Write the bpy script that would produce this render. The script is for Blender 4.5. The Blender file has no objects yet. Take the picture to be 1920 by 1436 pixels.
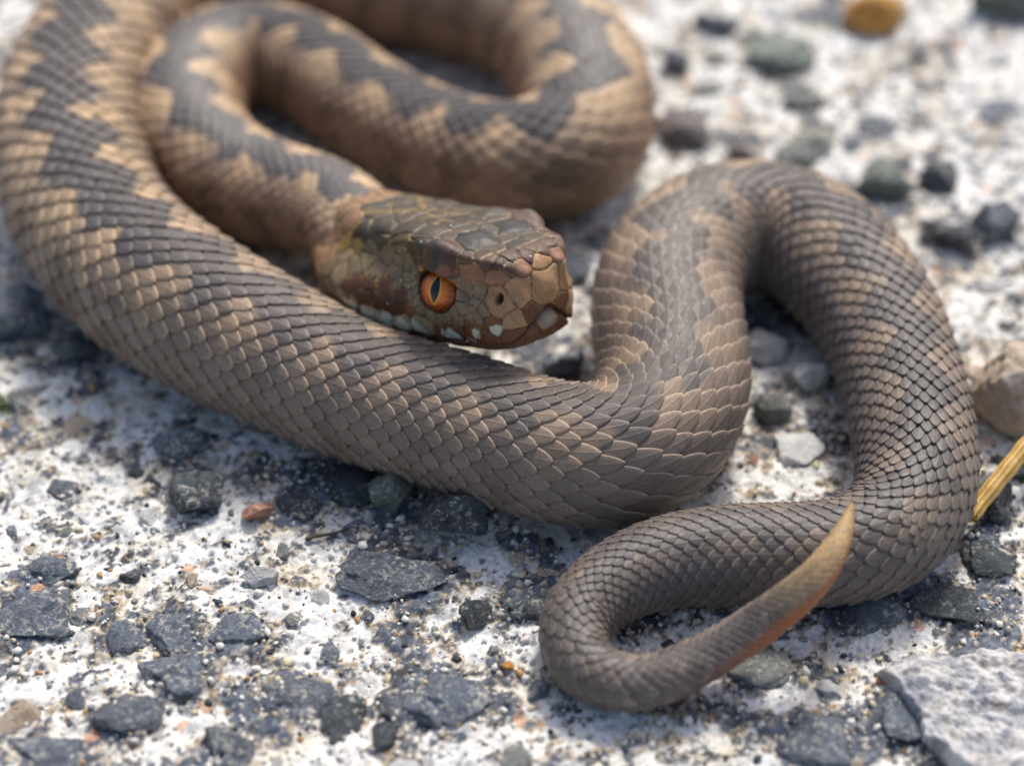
import bpy, math
import numpy as np
from mathutils import Vector, Matrix

# ------------------------------------------------------------------ camera, sky, sun, exposure
# all numbers below are millimetres; S turns them into metres
S = 0.001
PITCH = math.radians(43.0)
CAM_D = 165.0
F_PX = 3200.0
TARGET = np.array([0.0, 0.0, 4.0])
C_RIGHT = np.array([1.0, 0.0, 0.0])
C_UP = np.array([0.0, math.sin(PITCH), math.cos(PITCH)])
C_BACK = np.array([0.0, -math.cos(PITCH), math.sin(PITCH)])
CAM = TARGET + CAM_D * C_BACK

scene = bpy.context.scene
col = scene.collection
cam_data = bpy.data.cameras.new("camera")
cam = bpy.data.objects.new("camera", cam_data)
col.objects.link(cam)
cam.location = Vector(CAM * S)
cam.rotation_euler = (math.pi / 2 - PITCH, 0, 0)
cam_data.lens = 60.0
cam_data.sensor_width = 36.0
cam_data.clip_start = 0.005
cam_data.clip_end = 50.0
cam_data.dof.use_dof = True
cam_data.dof.focus_distance = 0.1510
cam_data.dof.aperture_fstop = 12.5
scene.camera = cam

SUN_EL, SUN_AZ = math.radians(52), math.radians(18)      # azimuth from +Y (behind the snake) towards +X
world = bpy.data.worlds.new("World")
scene.world = world
world.use_nodes = True
wn = world.node_tree
bg = wn.nodes["Background"]
sky = wn.nodes.new("ShaderNodeTexSky")
sky.sky_type = 'NISHITA'
sky.sun_disc = False
sky.sun_elevation = SUN_EL
sky.sun_rotation = SUN_AZ
sky.air_density = 1.0
sky.dust_density = 4.0
wn.links.new(sky.outputs[0], bg.inputs[0])
bg.inputs[1].default_value = 0.08
sd = bpy.data.lights.new("sun", 'SUN')
sd.energy = 1.5
sd.angle = math.radians(10)
sd.color = (1.0, 0.965, 0.90)
sun = bpy.data.objects.new("sun", sd)
col.objects.link(sun)
to_sun = Vector((math.sin(SUN_AZ) * math.cos(SUN_EL), math.cos(SUN_AZ) * math.cos(SUN_EL), math.sin(SUN_EL)))
sun.rotation_euler = to_sun.to_track_quat('Z', 'Y').to_euler()
sun.location = to_sun * 0.6

vs = scene.view_settings
vs.view_transform = 'Standard'
vs.look = 'None'
vs.gamma = 1.0
vs.use_curve_mapping = False
vs.exposure = 1.0
scene.render.engine = 'CYCLES'
scene.cycles.use_denoising = True
scene.cycles.max_bounces = 6

# ------------------------------------------------------------------ pixel helpers (photograph pixels, 1920 x 1436)
def P(px, py, z):
    d = C_RIGHT * ((px - 960.0) / F_PX) + C_UP * ((718.0 - py) / F_PX) - C_BACK
    t = (z - CAM[2]) / d[2]
    return CAM + d * t

def proj(p):
    q = np.asarray(p) - CAM
    dep = -(q @ C_BACK)
    return np.stack([960 + F_PX * (q @ C_RIGHT) / dep, 718 - F_PX * (q @ C_UP) / dep, dep], -1)

def lin(r, g, b):
    c = np.array([r, g, b]) / 255.0
    return np.where(c <= 0.04045, c / 12.92, ((c + 0.055) / 1.055) ** 2.4)

# ------------------------------------------------------------------ numpy noise
rng = np.random.default_rng(7)
def hsh(ix, iy, seed=0):
    n = (ix.astype(np.int64) * 374761393 + iy.astype(np.int64) * 668265263 + seed * 1442695041) & 0xffffffff
    n = ((n ^ (n >> 13)) * 1274126177) & 0xffffffff
    n = n ^ (n >> 16)
    return (n & 0xffffff) / float(0xffffff)

def perlin(x, y, seed=0):
    ix, iy = np.floor(x), np.floor(y)
    fx, fy = x - ix, y - iy
    u = fx * fx * fx * (fx * (fx * 6 - 15) + 10)
    v = fy * fy * fy * (fy * (fy * 6 - 15) + 10)
    def g(ax, ay):
        a = hsh(ix + ax, iy + ay, seed) * 2 * np.pi
        return np.cos(a) * (fx - ax) + np.sin(a) * (fy - ay)
    a = g(0, 0) * (1 - u) + g(1, 0) * u
    b = g(0, 1) * (1 - u) + g(1, 1) * u
    return (a * (1 - v) + b * v) * 1.5

def fbm(x, y, oct=4, seed=0, gain=0.5):
    s, a = 0, 1.0
    for k in range(oct):
        s = s + a * perlin(x * 2 ** k + 17.3 * k, y * 2 ** k - 9.1 * k, seed + k)
        a *= gain
    return s

def worley(x, y, seed=0):
    ix, iy = np.floor(x), np.floor(y)
    f1 = np.full(x.shape, 9.0); f2 = np.full(x.shape, 9.0); idv = np.zeros(x.shape)
    for dx in (-1, 0, 1):
        for dy in (-1, 0, 1):
            cx, cy = ix + dx, iy + dy
            px_ = cx + 0.1 + 0.8 * hsh(cx, cy, seed + 1)
            py_ = cy + 0.1 + 0.8 * hsh(cx, cy, seed + 2)
            d = np.hypot(px_ - x, py_ - y)
            h = hsh(cx, cy, seed + 3)
            near = d < f1
            f2 = np.where(near, f1, np.minimum(f2, d))
            idv = np.where(near, h, idv)
            f1 = np.where(near, d, f1)
    return f1, f2, idv

def sstep(a, b, x):
    t = np.clip((x - a) / (b - a), 0, 1)
    return t * t * (3 - 2 * t)

# ------------------------------------------------------------------ mesh helpers
def mesh_from(name, verts, faces_quads=None, tris=None, color=None, smooth=True):
    me = bpy.data.meshes.new(name)
    v = (np.asarray(verts) * S).astype(np.float32)
    fl, fs = [], []
    if faces_quads is not None and len(faces_quads):
        fl.append(np.asarray(faces_quads).reshape(-1)); fs.append(np.full(len(faces_quads), 4))
    if tris is not None and len(tris):
        fl.append(np.asarray(tris).reshape(-1)); fs.append(np.full(len(tris), 3))
    fl = np.concatenate(fl).astype(np.int32); fs = np.concatenate(fs).astype(np.int32)
    me.vertices.add(len(v)); me.vertices.foreach_set("co", v.ravel())
    me.loops.add(len(fl)); me.loops.foreach_set("vertex_index", fl)
    me.polygons.add(len(fs))
    st = np.concatenate([[0], np.cumsum(fs)[:-1]]).astype(np.int32)
    me.polygons.foreach_set("loop_start", st)
    me.polygons.foreach_set("loop_total", fs)
    me.update(calc_edges=True)
    me.validate()
    if smooth:
        me.polygons.foreach_set("use_smooth", np.ones(len(me.polygons), dtype=bool))
    if color is not None:
        at = me.color_attributes.new("Col", 'FLOAT_COLOR', 'POINT')
        c4 = np.concatenate([np.clip(color, 0, 1), np.ones((len(v), 1))], 1).astype(np.float32)
        at.data.foreach_set("color", c4.ravel())
    return me

def add_obj(name, me, mat=None, parent=None):
    o = bpy.data.objects.new(name, me)
    col.objects.link(o)
    if mat is not None:
        me.materials.append(mat)
    if parent is not None:
        o.parent = parent
    return o

def tag(o, label, cat, group=None):
    o["label"] = label; o["category"] = cat
    if group: o["group"] = group

def grid_quads(n, m, closed=False, off=0):
    i, j = np.meshgrid(np.arange(n - 1), np.arange(m if closed else m - 1), indexing='ij')
    j2 = (j + 1) % m
    return (np.stack([i * m + j, i * m + j2, (i + 1) * m + j2, (i + 1) * m + j], -1).reshape(-1, 4) + off)

# ------------------------------------------------------------------ node helper
def new_mat(name):
    m = bpy.data.materials.new(name); m.use_nodes = True
    nt = m.node_tree
    return m, nt, nt.nodes["Principled BSDF"]

def N(nt, typ, **kw):
    n = nt.nodes.new(typ)
    for k, v in kw.items():
        if k.startswith("i_"):
            key = k[2:]
            n.inputs[int(key) if key.isdigit() else key].default_value = v
        else:
            setattr(n, k, v)
    return n

def ramp(nt, stops, interp='LINEAR'):
    r = nt.nodes.new("ShaderNodeValToRGB")
    cr = r.color_ramp; cr.interpolation = interp
    while len(cr.elements) < len(stops): cr.elements.new(0.5)
    for e, (p, c) in zip(cr.elements, stops):
        e.position = p; e.color = (*c, 1) if len(c) == 3 else c
    return r

def obj_coords(nt, scale=1000.0):
    t = N(nt, "ShaderNodeTexCoord")
    m = N(nt, "ShaderNodeVectorMath", operation='SCALE'); m.inputs[3].default_value = scale
    nt.links.new(t.outputs["Object"], m.inputs[0])
    return m.outputs[0]

def geo_coords(nt, scale=1000.0):
    t = N(nt, "ShaderNodeNewGeometry")
    m = N(nt, "ShaderNodeVectorMath", operation='SCALE'); m.inputs[3].default_value = scale
    nt.links.new(t.outputs["Position"], m.inputs[0])
    return m.outputs[0]

def mixc(nt, fac, a, b, blend='MIX'):
    m = N(nt, "ShaderNodeMix", data_type='RGBA', blend_type=blend)
    for sock, val in ((m.inputs["Factor"], fac), (m.inputs["A"], a), (m.inputs["B"], b)):
        pass
    def put(sock, val):
        if hasattr(val, "is_output"): nt.links.new(val, sock)
        elif isinstance(val, (int, float)): sock.default_value = val
        else: sock.default_value = (*val, 1)
    put(m.inputs[0], fac); put(m.inputs[6], a); put(m.inputs[7], b)
    return m.outputs[2]

# ================================================================== GROUND
def ground_height(x, y):
    h = 0.55 * perlin(x / 31.0, y / 31.0, 3) + 0.50 * fbm(x / 9.0, y / 9.0, 3, 11)
    h = h + 0.16 * fbm(x / 2.2, y / 2.2, 3, 23, 0.6)
    return h - 0.55

def axis(lo, hi, step, far):
    core = np.arange(lo, hi + step * 0.5, step)
    out, s, p = [], step, core[-1]
    while p < far:
        s *= 1.035 if p < hi + 75 else 1.35; p += s; out.append(p)
    neg, s, p = [], step, core[0]
    while p > -far:
        s *= 1.035 if p > lo - 75 else 1.35; p -= s; neg.append(p)
    return np.concatenate([neg[::-1], core, out])

PATCH = [  # dark areas of the aggregate: px, py, rx, ry, strength
    (130, 665, 70, 45, 1), (40, 610, 60, 60, .7), (330, 835, 65, 42, .9), (640, 905, 120, 65, 1), (760, 1072, 130, 62, 1), (330, 1195, 70, 48, 1),
    (200, 1215, 50, 35, .8), (325, 1265, 60, 45, 1), (240, 1345, 80, 40, .9), (90, 1065, 60, 40, .8), (60, 1155, 75, 60, 1), (450, 1185, 55, 35, .8),
    (565, 1312, 110, 62, 1), (860, 1312, 100, 60, 1), (765, 1290, 28, 60, .9), (400, 1405, 80, 36, .8), (120, 1410, 90, 40, .9), (1440, 1250, 130, 60, .8),
    (1600, 1110, 150, 70, .9), (1780, 1140, 110, 70, .9), (1860, 1045, 70, 60, .9), (1560, 1385, 120, 60, .9), (1680, 1345, 60, 50, .9), (1470, 600, 110, 50, 1),
    (1420, 780, 60, 60, .6), (1560, 790, 50, 60, .6), (1250, 1165, 110, 30, .8), (1450, 120, 85, 65, .8), (1270, 118, 30, 28, .8), (1300, 255, 75, 55, .8),
    (1380, 300, 40, 40, .6), (1660, 350, 60, 60, .9), (1780, 435, 90, 40, .8), (1740, 130, 70, 45, .6), (1540, 30, 50, 45, .8), (1050, 690, 70, 50, .9),
    (1000, 660, 60, 30, .8), (1150, 450, 60, 40, 1), (30, 100, 60, 70, .7), (880, 1150, 60, 30, .6), (990, 1130, 60, 40, .9), (720, 945, 60, 40, .8),
    (500, 1000, 40, 20, .4), (1360, 1330, 60, 40, .6), (930, 1230, 30, 30, .6), (1850, 950, 40, 40, .9), (1300, 1420, 120, 30, .7), (1880, 560, 40, 40, .5)]
PAT3 = []
for (px, py, rx, ry, v) in PATCH:
    p = P(px, py, 0.0); k = F_PX / proj(p)[2]
    PAT3.append((p[0], p[1], rx / k, ry / (k * math.sin(PITCH)), v))

def ground_fields(x, y):
    """height, colour of the cement-and-aggregate surface"""
    h = ground_height(x, y)
    bias = np.zeros(x.shape)
    for (cx, cy, rx, ry, v) in PAT3:
        d2_ = ((x - cx) / rx) ** 2 + ((y - cy) / ry) ** 2
        bias = np.maximum(bias, v * np.exp(-np.minimum(d2_, 40) * 0.9))
    # outside the measured area the same mix goes on by itself
    rough = fbm(x / 1.1, y / 1.1, 4, 43, 0.62)
    coast = fbm(x / 6.5, y / 6.5, 6, 33, 0.66)
    inside = sstep(95, 70, np.maximum(np.abs(x), np.abs(y)))
    dl = 0.62 * coast + 0.95 * (bias - 0.38) * inside - 0.16 * (1 - inside) + 0.06
    dl = dl - 0.10 * inside
    # small dark grains in the cement
    f1b, f2b, idb = worley(x / 1.7 + 0.5 * rough, y / 1.7 + 0.4 * rough, 81)
    f1c, f2c, idc = worley(x / 0.75, y / 0.75, 91)
    ma = sstep(-0.03, 0.06, dl)
    mb = (idb < 0.22) * sstep(0.46, 0.38, f1b)
    mc = (idc < 0.13) * sstep(0.44, 0.36, f1c)
    dark = np.maximum(np.maximum(ma, mb), 0.85 * mc)
    # cement crumbs left on top of the dark stones
    f1d, _, idd = worley(x / 0.62 + 0.3 * rough, y / 0.62, 101)
    crumb = (idd < 0.22) * sstep(0.44, 0.34, f1d)
    smear = sstep(0.28, 0.50, fbm(x / 1.6, y / 1.6, 4, 171, 0.65)) * sstep(0.5, 0.1, dl)
    cov = np.maximum(0.85 * crumb, 0.8 * smear)
    dark = dark * (1 - cov)
    h = h + 0.34 * ma * np.clip(0.4 + 1.2 * dl, 0, 1) + 0.12 * mb - 0.10 * mc + 0.17 * crumb * (0.3 + 0.7 * ma)
    h = h + 0.13 * rough + 0.07 * perlin(x / 0.4, y / 0.4, 5)
    white = lin(232, 231, 227); tan = lin(208, 190, 152); grey = lin(158, 160, 160)
    n1 = sstep(0.0, 0.8, fbm(x / 6.0, y / 6.0, 3, 131))[:, None]
    n2 = sstep(0.1, 0.7, fbm(x / 2.0, y / 2.0, 4, 141, 0.6))[:, None]
    base = white * (1 - 0.4 * n1) + tan * 0.4 * n1
    base = base * (1 - 0.7 * n2) + grey * 0.7 * n2
    halo = np.maximum(sstep(-0.14, -0.02, dl) * sstep(0.08, 0.0, dl) * (0.35 + 0.65 * sstep(-.2, .4, coast + rough)), sstep(0.0, 0.35, dark) * sstep(1.0, 0.5, dark))[:, None] * 0.85
    base = base * (1 - halo) + lin(170, 138, 76) * halo
    da = lin(94, 104, 122); db = lin(146, 150, 154); dc = lin(56, 60, 66)
    k = np.clip(0.5 + 0.55 * fbm(x / 4.0, y / 4.0, 2, 161) + 0.35 * rough, 0, 1)[:, None]
    dk = dc * (1 - k) + da * k
    sp = sstep(0.15, 0.6, perlin(x / 0.42, y / 0.42, 151) + 0.5 * rough)[:, None]
    dk = dk * (1 - 0.6 * sp) + db * 0.6 * sp
    f1w, _, idw = worley(x / 2.6, y / 2.6, 181)
    warm = ((idw > 0.95) & (f1w + 0.08 * rough < 0.24))[:, None] * 0.7
    c = base * (1 - dark[:, None]) + dk * dark[:, None]
    c = c * (1 - warm) + lin(206, 152, 112) * warm
    return h, c

gx = axis(-58, 58, 0.185, 2500); gy = axis(-42, 50, 0.185, 2500)
GX, GY = np.meshgrid(gx, gy, indexing='ij')
gh, gc = ground_fields(GX.ravel(), GY.ravel())
far_r = np.maximum(np.abs(GX.ravel()) - 66, np.abs(GY.ravel()) - 66)
gh = gh * np.clip(1 - far_r / 200, 0.15, 1)
fk = sstep(25, 75, far_r)[:, None]                   # far off the single grains merge into one tone
gc = gc * (1 - fk) + lin(178, 176, 170) * fk
# pull the ground slightly down under the resting body so that nothing pokes through
gv = np.stack([GX.ravel(), GY.ravel(), gh], 1)

mat_ground, nt, bs = new_mat("cement_ground")
pos = geo_coords(nt)
ca = N(nt, "ShaderNodeAttribute", attribute_name="Col")
nz = N(nt, "ShaderNodeTexNoise", i_Scale=2.6, i_Detail=5.0, i_Roughness=0.7); nt.links.new(pos, nz.inputs["Vector"])
rp = ramp(nt, [(0.30, (0.62, 0.62, 0.64)), (0.52, (1, 1, 1)), (0.75, (1.22, 1.20, 1.14))]); nt.links.new(nz.outputs[0], rp.inputs[0])
cc = mixc(nt, 0.8, ca.outputs["Color"], rp.outputs[0], 'MULTIPLY')
nt.links.new(cc, bs.inputs["Base Color"])
bs.inputs["Roughness"].default_value = 0.7
nb = N(nt, "ShaderNodeTexNoise", i_Scale=4.0, i_Detail=4.0, i_Roughness=0.65); nt.links.new(pos, nb.inputs["Vector"])
bp = N(nt, "ShaderNodeBump", i_Strength=0.7, i_Distance=0.00018); nt.links.new(nb.outputs[0], bp.inputs["Height"])
nt.links.new(bp.outputs[0], bs.inputs["Normal"])
ground = add_obj("ground", mesh_from("ground", gv, grid_quads(len(gx), len(gy)), color=gc), mat_ground)
ground["kind"] = "structure"
ground["label"] = "pale cement ground set with dark blue grey aggregate"

def gz(x, y):
    return float(ground_fields(np.array([x], float), np.array([y], float))[0][0])

# ================================================================== SNAKE : path
# (px, py, half width in px, height of the centre line or None when it lies on the ground)
A_AX = np.array([0.676, -0.255, 0.69]); L_AX = np.array([0.735, 0.311, -0.60])
def c2w(v):
    return v[0] * C_RIGHT + v[1] * C_UP + v[2] * C_BACK
HX = c2w(A_AX); HX /= np.linalg.norm(HX)
HY = c2w(L_AX); HY -= HX * (HX @ HY); HY /= np.linalg.norm(HY)
HZ = np.cross(HX, HY)
HK = 1.07
HEAD0 = P(690, 450, 9.5)

ctrl = [
    (640, 408, 92, 8.0), (560, 378, 98, 6.8), (455, 345, 104, None), (372, 285, 112, None), (345, 205, 112, None),
    (385, 135, 104, None), (480, 100, 97, None), (580, 128, 97, None), (670, 190, 99, None), (770, 248, 101, None),
    (880, 290, 105, None), (990, 304, 115, None), (1075, 275, 124, None), (1098, 195, 128, None),
    (1055, 95, 122, None), (965, 28, 116, None), (850, -8, 114, None), (700, -35, 114, None), (540, -50, 118, None),
    (390, -40, 124, None), (270, 15, 132, None), (185, 110, 138, None), (140, 230, 142, None), (150, 360, 144, None),
    (215, 468, 146, None), (330, 563, 148, None), (497, 656, 140, None), (695, 744, 131, None), (880, 800, 132, None),
    (1040, 850, 133, None), (1165, 850, 138, None), (1245, 780, 142, None), (1262, 680, 142, None), (1248, 570, 138, None),
    (1285, 475, 130, None), (1365, 430, 124, None), (1465, 432, 122, None), (1560, 490, 122, None), (1640, 590, 117, None),
    (1690, 710, 113, None), (1716, 830, 113, None), (1715, 925, 110, None), (1665, 1000, 104, None), (1580, 1035, 99, None),
    (1470, 1040, 96, None), (1340, 1042, 92, None), (1220, 1062, 84, None), (1125, 1110, 74, None), (1072, 1180, 66, None),
    (1095, 1252, 60, None), (1180, 1285, 53, None), (1290, 1250, 46, 2.8), (1390, 1192, 41, 4.2), (1475, 1132, 38, 7.5),
    (1540, 1072, 31, 10.0), (1572, 1020, 23, 10.8), (1591, 972, 12, 11.0), (1599, 934, 2, 11.0),
]
pts, rad = [], []
for (px, py, hw, z) in ctrl:
    zc = 6.0 if z is None else z
    for _ in range(8):
        p = P(px, py, zc)
        dep = proj(p)[2]
        r = hw / F_PX * dep
        if z is None: zc = 0.88 * r - 0.1
    pts.append(p); rad.append(r)
joint = [HEAD0 + HX * 3.0, HEAD0 - HX * 1.5]
pts = np.array(joint + pts); rad = np.array([4.6, 5.0] + rad)

def cubic_spline(t, y):
    n = len(t); h = np.diff(t)
    A = np.zeros((n, n)); B = np.zeros((n, y.shape[1]))
    A[0, 0] = A[-1, -1] = 1
    for i in range(1, n - 1):
        A[i, i - 1] = h[i - 1]; A[i, i] = 2 * (h[i - 1] + h[i]); A[i, i + 1] = h[i]
        B[i] = 6 * ((y[i + 1] - y[i]) / h[i] - (y[i] - y[i - 1]) / h[i - 1])
    M = np.linalg.solve(A, B)
    def f(q):
        k = np.clip(np.searchsorted(t, q) - 1, 0, n - 2)
        a = (t[k + 1] - q)[:, None]; b = (q - t[k])[:, None]; hh = h[k][:, None]
        return (M[k] * a ** 3 + M[k + 1] * b ** 3) / (6 * hh) + (y[k] / hh - M[k] * hh / 6) * a + (y[k + 1] / hh - M[k + 1] * hh / 6) * b
    return f
tch = np.concatenate([[0], np.cumsum(np.linalg.norm(np.diff(pts, axis=0), axis=1))])
fp = cubic_spline(tch, np.concatenate([pts, rad[:, None]], 1))
q = np.linspace(0, tch[-1], 6000)
dense = fp(q)
# light smoothing of the radius and path, then arc length
def smooth(a, w):
    k = np.hanning(w); k /= k.sum()
    pad = w // 2
    ap = np.concatenate([2 * a[:1] - a[1:pad + 1][::-1], a, 2 * a[-1:] - a[-pad - 1:-1][::-1]])
    return np.stack([np.convolve(ap[:, c], k, 'valid')[:len(a)] for c in range(a.shape[1])], 1)
dense = smooth(dense, 121)
arc = np.concatenate([[0], np.cumsum(np.linalg.norm(np.diff(dense[:, :3], axis=0), axis=1))])
SLEN = arc[-1]
NS = int(SLEN / 0.25)
sv = np.linspace(0, SLEN, NS)
path = np.stack([np.interp(sv, arc, dense[:, c]) for c in range(3)], 1)
prad = np.maximum(np.interp(sv, arc, dense[:, 3]), 0.15)
tan = np.gradient(path, sv, axis=0); tan = smooth(tan, 17); tan /= np.linalg.norm(tan, axis=1)[:, None]
side = np.cross(tan, np.array([0, 0, 1.0])); side /= np.linalg.norm(side, axis=1)[:, None]
upv = np.cross(side, tan)
print("SNAKE length mm", SLEN, "max radius", prad.max())
S_CTRL = [float(np.interp(t, q, arc)) for t in tch]          # arc length of every control point

def on_body(s, phi, h):
    """point on the body: s along it, phi from the back (positive = right side), h above the skin"""
    k = np.clip(s, 0, SLEN) / SLEN * (NS - 1)
    i = np.clip(k.astype(int), 0, NS - 2); f = (k - i)[:, None]
    lerp = lambda a: a[i] * (1 - f) + a[i + 1] * f
    c, sd_, u = lerp(path), lerp(side), lerp(upv)
    r = (prad[i] * (1 - f[:, 0]) + prad[i + 1] * f[:, 0])
    rr = r + h
    cx = np.sin(phi) * rr; cz = np.cos(phi) * rr
    cz = np.where(cz < 0, np.maximum(cz, -0.86 * r + 0.10 * cz), cz)           # flattened belly
    return c + sd_ * cx[:, None] + u * cz[:, None]

# ------------------------------------------------------------------ colour pattern of the back
def sgn_tri(x):
    return 2 * np.abs(2 * (x - np.floor(x + 0.5))) - 1
C_DARK, C_GREY = lin(86, 81, 80), lin(110, 102, 98)
C_TAN, C_FLANK, C_DFL = lin(196, 166, 130), lin(123, 109, 98), lin(84, 68, 54)
s_a = S_CTRL[2 + 24]; s_b = S_CTRL[2 + 32]; s_c = S_CTRL[2 + 43]; s_d = S_CTRL[2 + 50]
def body_colour(s, phi, rnd, rnd2):
    per = 8.0
    deg = np.degrees(phi); ap = np.abs(deg); sg_ = np.sign(phi)
    wv = fbm(s / 3.0, deg / 22.0, 3, 611, 0.6)                       # ragged borders
    zz = sgn_tri(s / per + 0.1 * np.sin(s * 0.21))
    band = np.abs(deg - 12 * zz) + 9 * wv
    w_dark = sstep(27, 20, band + 9 * (rnd - 0.5))
    blot = sstep(-0.7, 0.7, -zz * sg_ + 0.8 * wv + 0.7 * (rnd2 - 0.5))
    w_tan = sstep(19, 26, band) * sstep(70, 40, ap + 22 * (rnd2 - 0.5) + 14 * wv) * (0.40 + 0.60 * blot) * (0.7 + 0.3 * rnd)
    w_spot = sstep(52, 62, ap) * sstep(0.1, 0.8, zz * sg_ + 0.9 * wv + 0.5 * (rnd - 0.5)) * 0.6
    con = np.interp(s, [0, s_a, s_a + 25, s_b, s_b + 40, s_c, s_d], [1, 0.9, 0.34, 0.32, 0.46, 0.16, 0.08])
    brown = (np.interp(s, [0, S_CTRL[14], s_a - 20, s_a + 10], [0.75, 0.7, 0.45, 0.0]) * sstep(30, 60, ap))[:, None]
    base = C_FLANK * (1 - brown) + lin(146, 112, 80) * brown
    dim = np.interp(s, [0, s_b, s_b + 35, s_c, SLEN], [1, 1, 0.94, 0.78, 0.80])[:, None]
    gk = sstep(s_b + 10, s_b + 60, s)[:, None] * 0.75
    base = base * (1 - gk) + C_GREY * gk
    c = base
    k = (w_tan * con)[:, None]; c = c * (1 - k) + C_TAN * k
    k = (w_spot * con)[:, None]; c = c * (1 - k) + C_DFL * k
    k = (w_dark * (0.45 + 0.55 * con))[:, None]; c = c * (1 - k) + C_DARK * k
    c = c * dim
    c = c * (0.84 + 0.32 * rnd2)[:, None]
    c = c * (1 + sstep(s_c + 20, s_d, s) * (0.75 * rnd ** 3 - 0.12))[:, None]
    tip = (sstep(SLEN - 15, SLEN - 5, s) * (0.55 + 0.45 * rnd))[:, None]
    c = c * (1 - tip) + lin(188, 156, 106) * tip
    und = (sstep(s_d + 3, s_d + 14, s) * sstep(52, 74, np.degrees(phi)))[:, None]
    c = c * (1 - 0.8 * und) + lin(168, 96, 50) * 0.8 * und
    return c

body_v, body_q, body_c, voff = [], [], [], 0
def push(v, quads, c):
    global voff
    body_v.append(v); body_q.append(quads + voff); body_c.append(c); voff += len(v)

# skin tube
NR = 64
ss = np.linspace(0.0, SLEN, int(SLEN / 0.5))
ph = np.linspace(-np.pi, np.pi, NR, endpoint=False)
SS, PH = np.meshgrid(ss, ph, indexing='ij')
tv = on_body(SS.ravel(), PH.ravel(), np.full(SS.size, -0.10))
z_ = np.zeros(SS.size) + 0.5
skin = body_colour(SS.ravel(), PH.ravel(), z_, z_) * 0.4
ap = np.abs(np.degrees(PH.ravel()))
bel = sstep(112, 122, ap)[:, None]
skin = skin * (1 - bel) + lin(150, 132, 108) * bel * np.where(SS.ravel() > s_d, 1.0, 0.75)[:, None]
under = (sstep(s_d, s_d + 8, SS.ravel()) * sstep(95, 120, ap))[:, None]
skin = skin * (1 - under) + lin(206, 122, 52) * under
push(tv, grid_quads(len(ss), NR, True), skin)

# overlapping keeled scales
U = np.array([0.0, 0.2, 0.38, 0.52, 0.64, 0.75, 0.85, 0.93, 0.985, 1.0])
W = np.array([-1, -0.95, -0.75, -0.45, -0.17, -0.08, 0.0, 0.08, 0.17, 0.45, 0.75, 0.95, 1.0])
fw = np.where(U < 0.42, 0.60 + 0.40 * np.sin(U / 0.42 * np.pi / 2), np.maximum(1 - ((np.maximum(U, .42) - 0.42) / 0.58) ** 1.9, 0) ** 0.72)
fw[-2] = max(fw[-2], 0.11); fw[-1] = 0.10
UU, WW = np.meshgrid(U, W, indexing='ij')
FW = np.repeat(fw[:, None], len(W), 1)
scale_q = grid_quads(len(U), len(W))
def scale_set(s0, s1, nrow, phi_max, L_fac):
    half = nrow // 2
    sgrid = np.linspace(s0, s1, 2000)
    dt = 1.0 / (L_fac * np.interp(sgrid, sv, prad))
    T = np.concatenate([[0], np.cumsum(0.5 * (dt[1:] + dt[:-1]) * np.diff(sgrid))])
    kk = np.arange(-half, half + 1)
    a1 = phi_max / half * 0.78; a2 = (phi_max - a1 * half) / half ** 2
    phis = np.sign(kk) * (a1 * np.abs(kk) + a2 * kk ** 2)
    dphi = np.gradient(phis)
    for k, p0, dp in zip(kk, phis, dphi):
        tt = np.arange(0.5 * (k % 2), T[-1], 1.0)
        tt = tt + rng.normal(0, 0.05, len(tt))
        n = len(tt)
        sc = np.interp(tt, T, sgrid)
        rr = np.interp(sc, sv, prad)
        L = L_fac * rr
        r1, r2 = rng.random(n), rng.random(n)
        jit = rng.normal(0, 0.03, n)
        sz = 1 + rng.normal(0, 0.05, n)
        big = 1.22 if abs(k) == half else 1.0
        u = UU.ravel()[None, :]; w = (WW * FW).ravel()[None, :]; wr = WW.ravel()[None, :]
        sgl = sc[:, None] + (u - 0.78) * 1.62 * L[:, None] * sz[:, None]
        phg = math.radians(p0) + (w + jit[:, None]) * math.radians(dp) * 0.99 * big
        mv = u.shape[1]
        ccol = body_colour((0.45 * sc[:, None] + 0.55 * sgl).ravel(), (0.45 * math.radians(p0) + 0.55 * phg).ravel(), np.repeat(r1, mv), np.repeat(r2, mv)).reshape(n, mv, 3)
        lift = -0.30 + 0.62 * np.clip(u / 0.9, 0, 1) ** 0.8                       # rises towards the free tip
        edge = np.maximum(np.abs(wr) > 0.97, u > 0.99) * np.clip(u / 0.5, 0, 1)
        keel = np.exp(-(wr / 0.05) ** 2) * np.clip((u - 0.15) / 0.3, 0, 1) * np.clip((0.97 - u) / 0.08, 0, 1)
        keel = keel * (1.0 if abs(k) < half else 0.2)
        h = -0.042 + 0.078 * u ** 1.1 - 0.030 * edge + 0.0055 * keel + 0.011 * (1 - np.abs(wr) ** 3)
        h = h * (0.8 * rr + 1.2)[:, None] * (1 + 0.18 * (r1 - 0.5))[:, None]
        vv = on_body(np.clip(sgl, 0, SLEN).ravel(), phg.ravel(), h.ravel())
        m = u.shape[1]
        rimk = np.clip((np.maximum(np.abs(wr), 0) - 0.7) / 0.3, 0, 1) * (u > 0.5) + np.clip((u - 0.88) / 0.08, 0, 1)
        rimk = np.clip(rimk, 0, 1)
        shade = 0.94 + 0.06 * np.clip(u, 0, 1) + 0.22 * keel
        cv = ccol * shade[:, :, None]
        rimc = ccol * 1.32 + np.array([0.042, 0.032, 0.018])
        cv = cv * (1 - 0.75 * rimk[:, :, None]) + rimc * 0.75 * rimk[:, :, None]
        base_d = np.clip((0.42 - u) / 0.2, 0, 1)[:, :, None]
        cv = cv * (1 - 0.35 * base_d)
        quads = (scale_q[None] + (np.arange(n) * m)[:, None, None]).reshape(-1, 4)
        push(vv, quads, cv.reshape(-1, 3))
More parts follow.
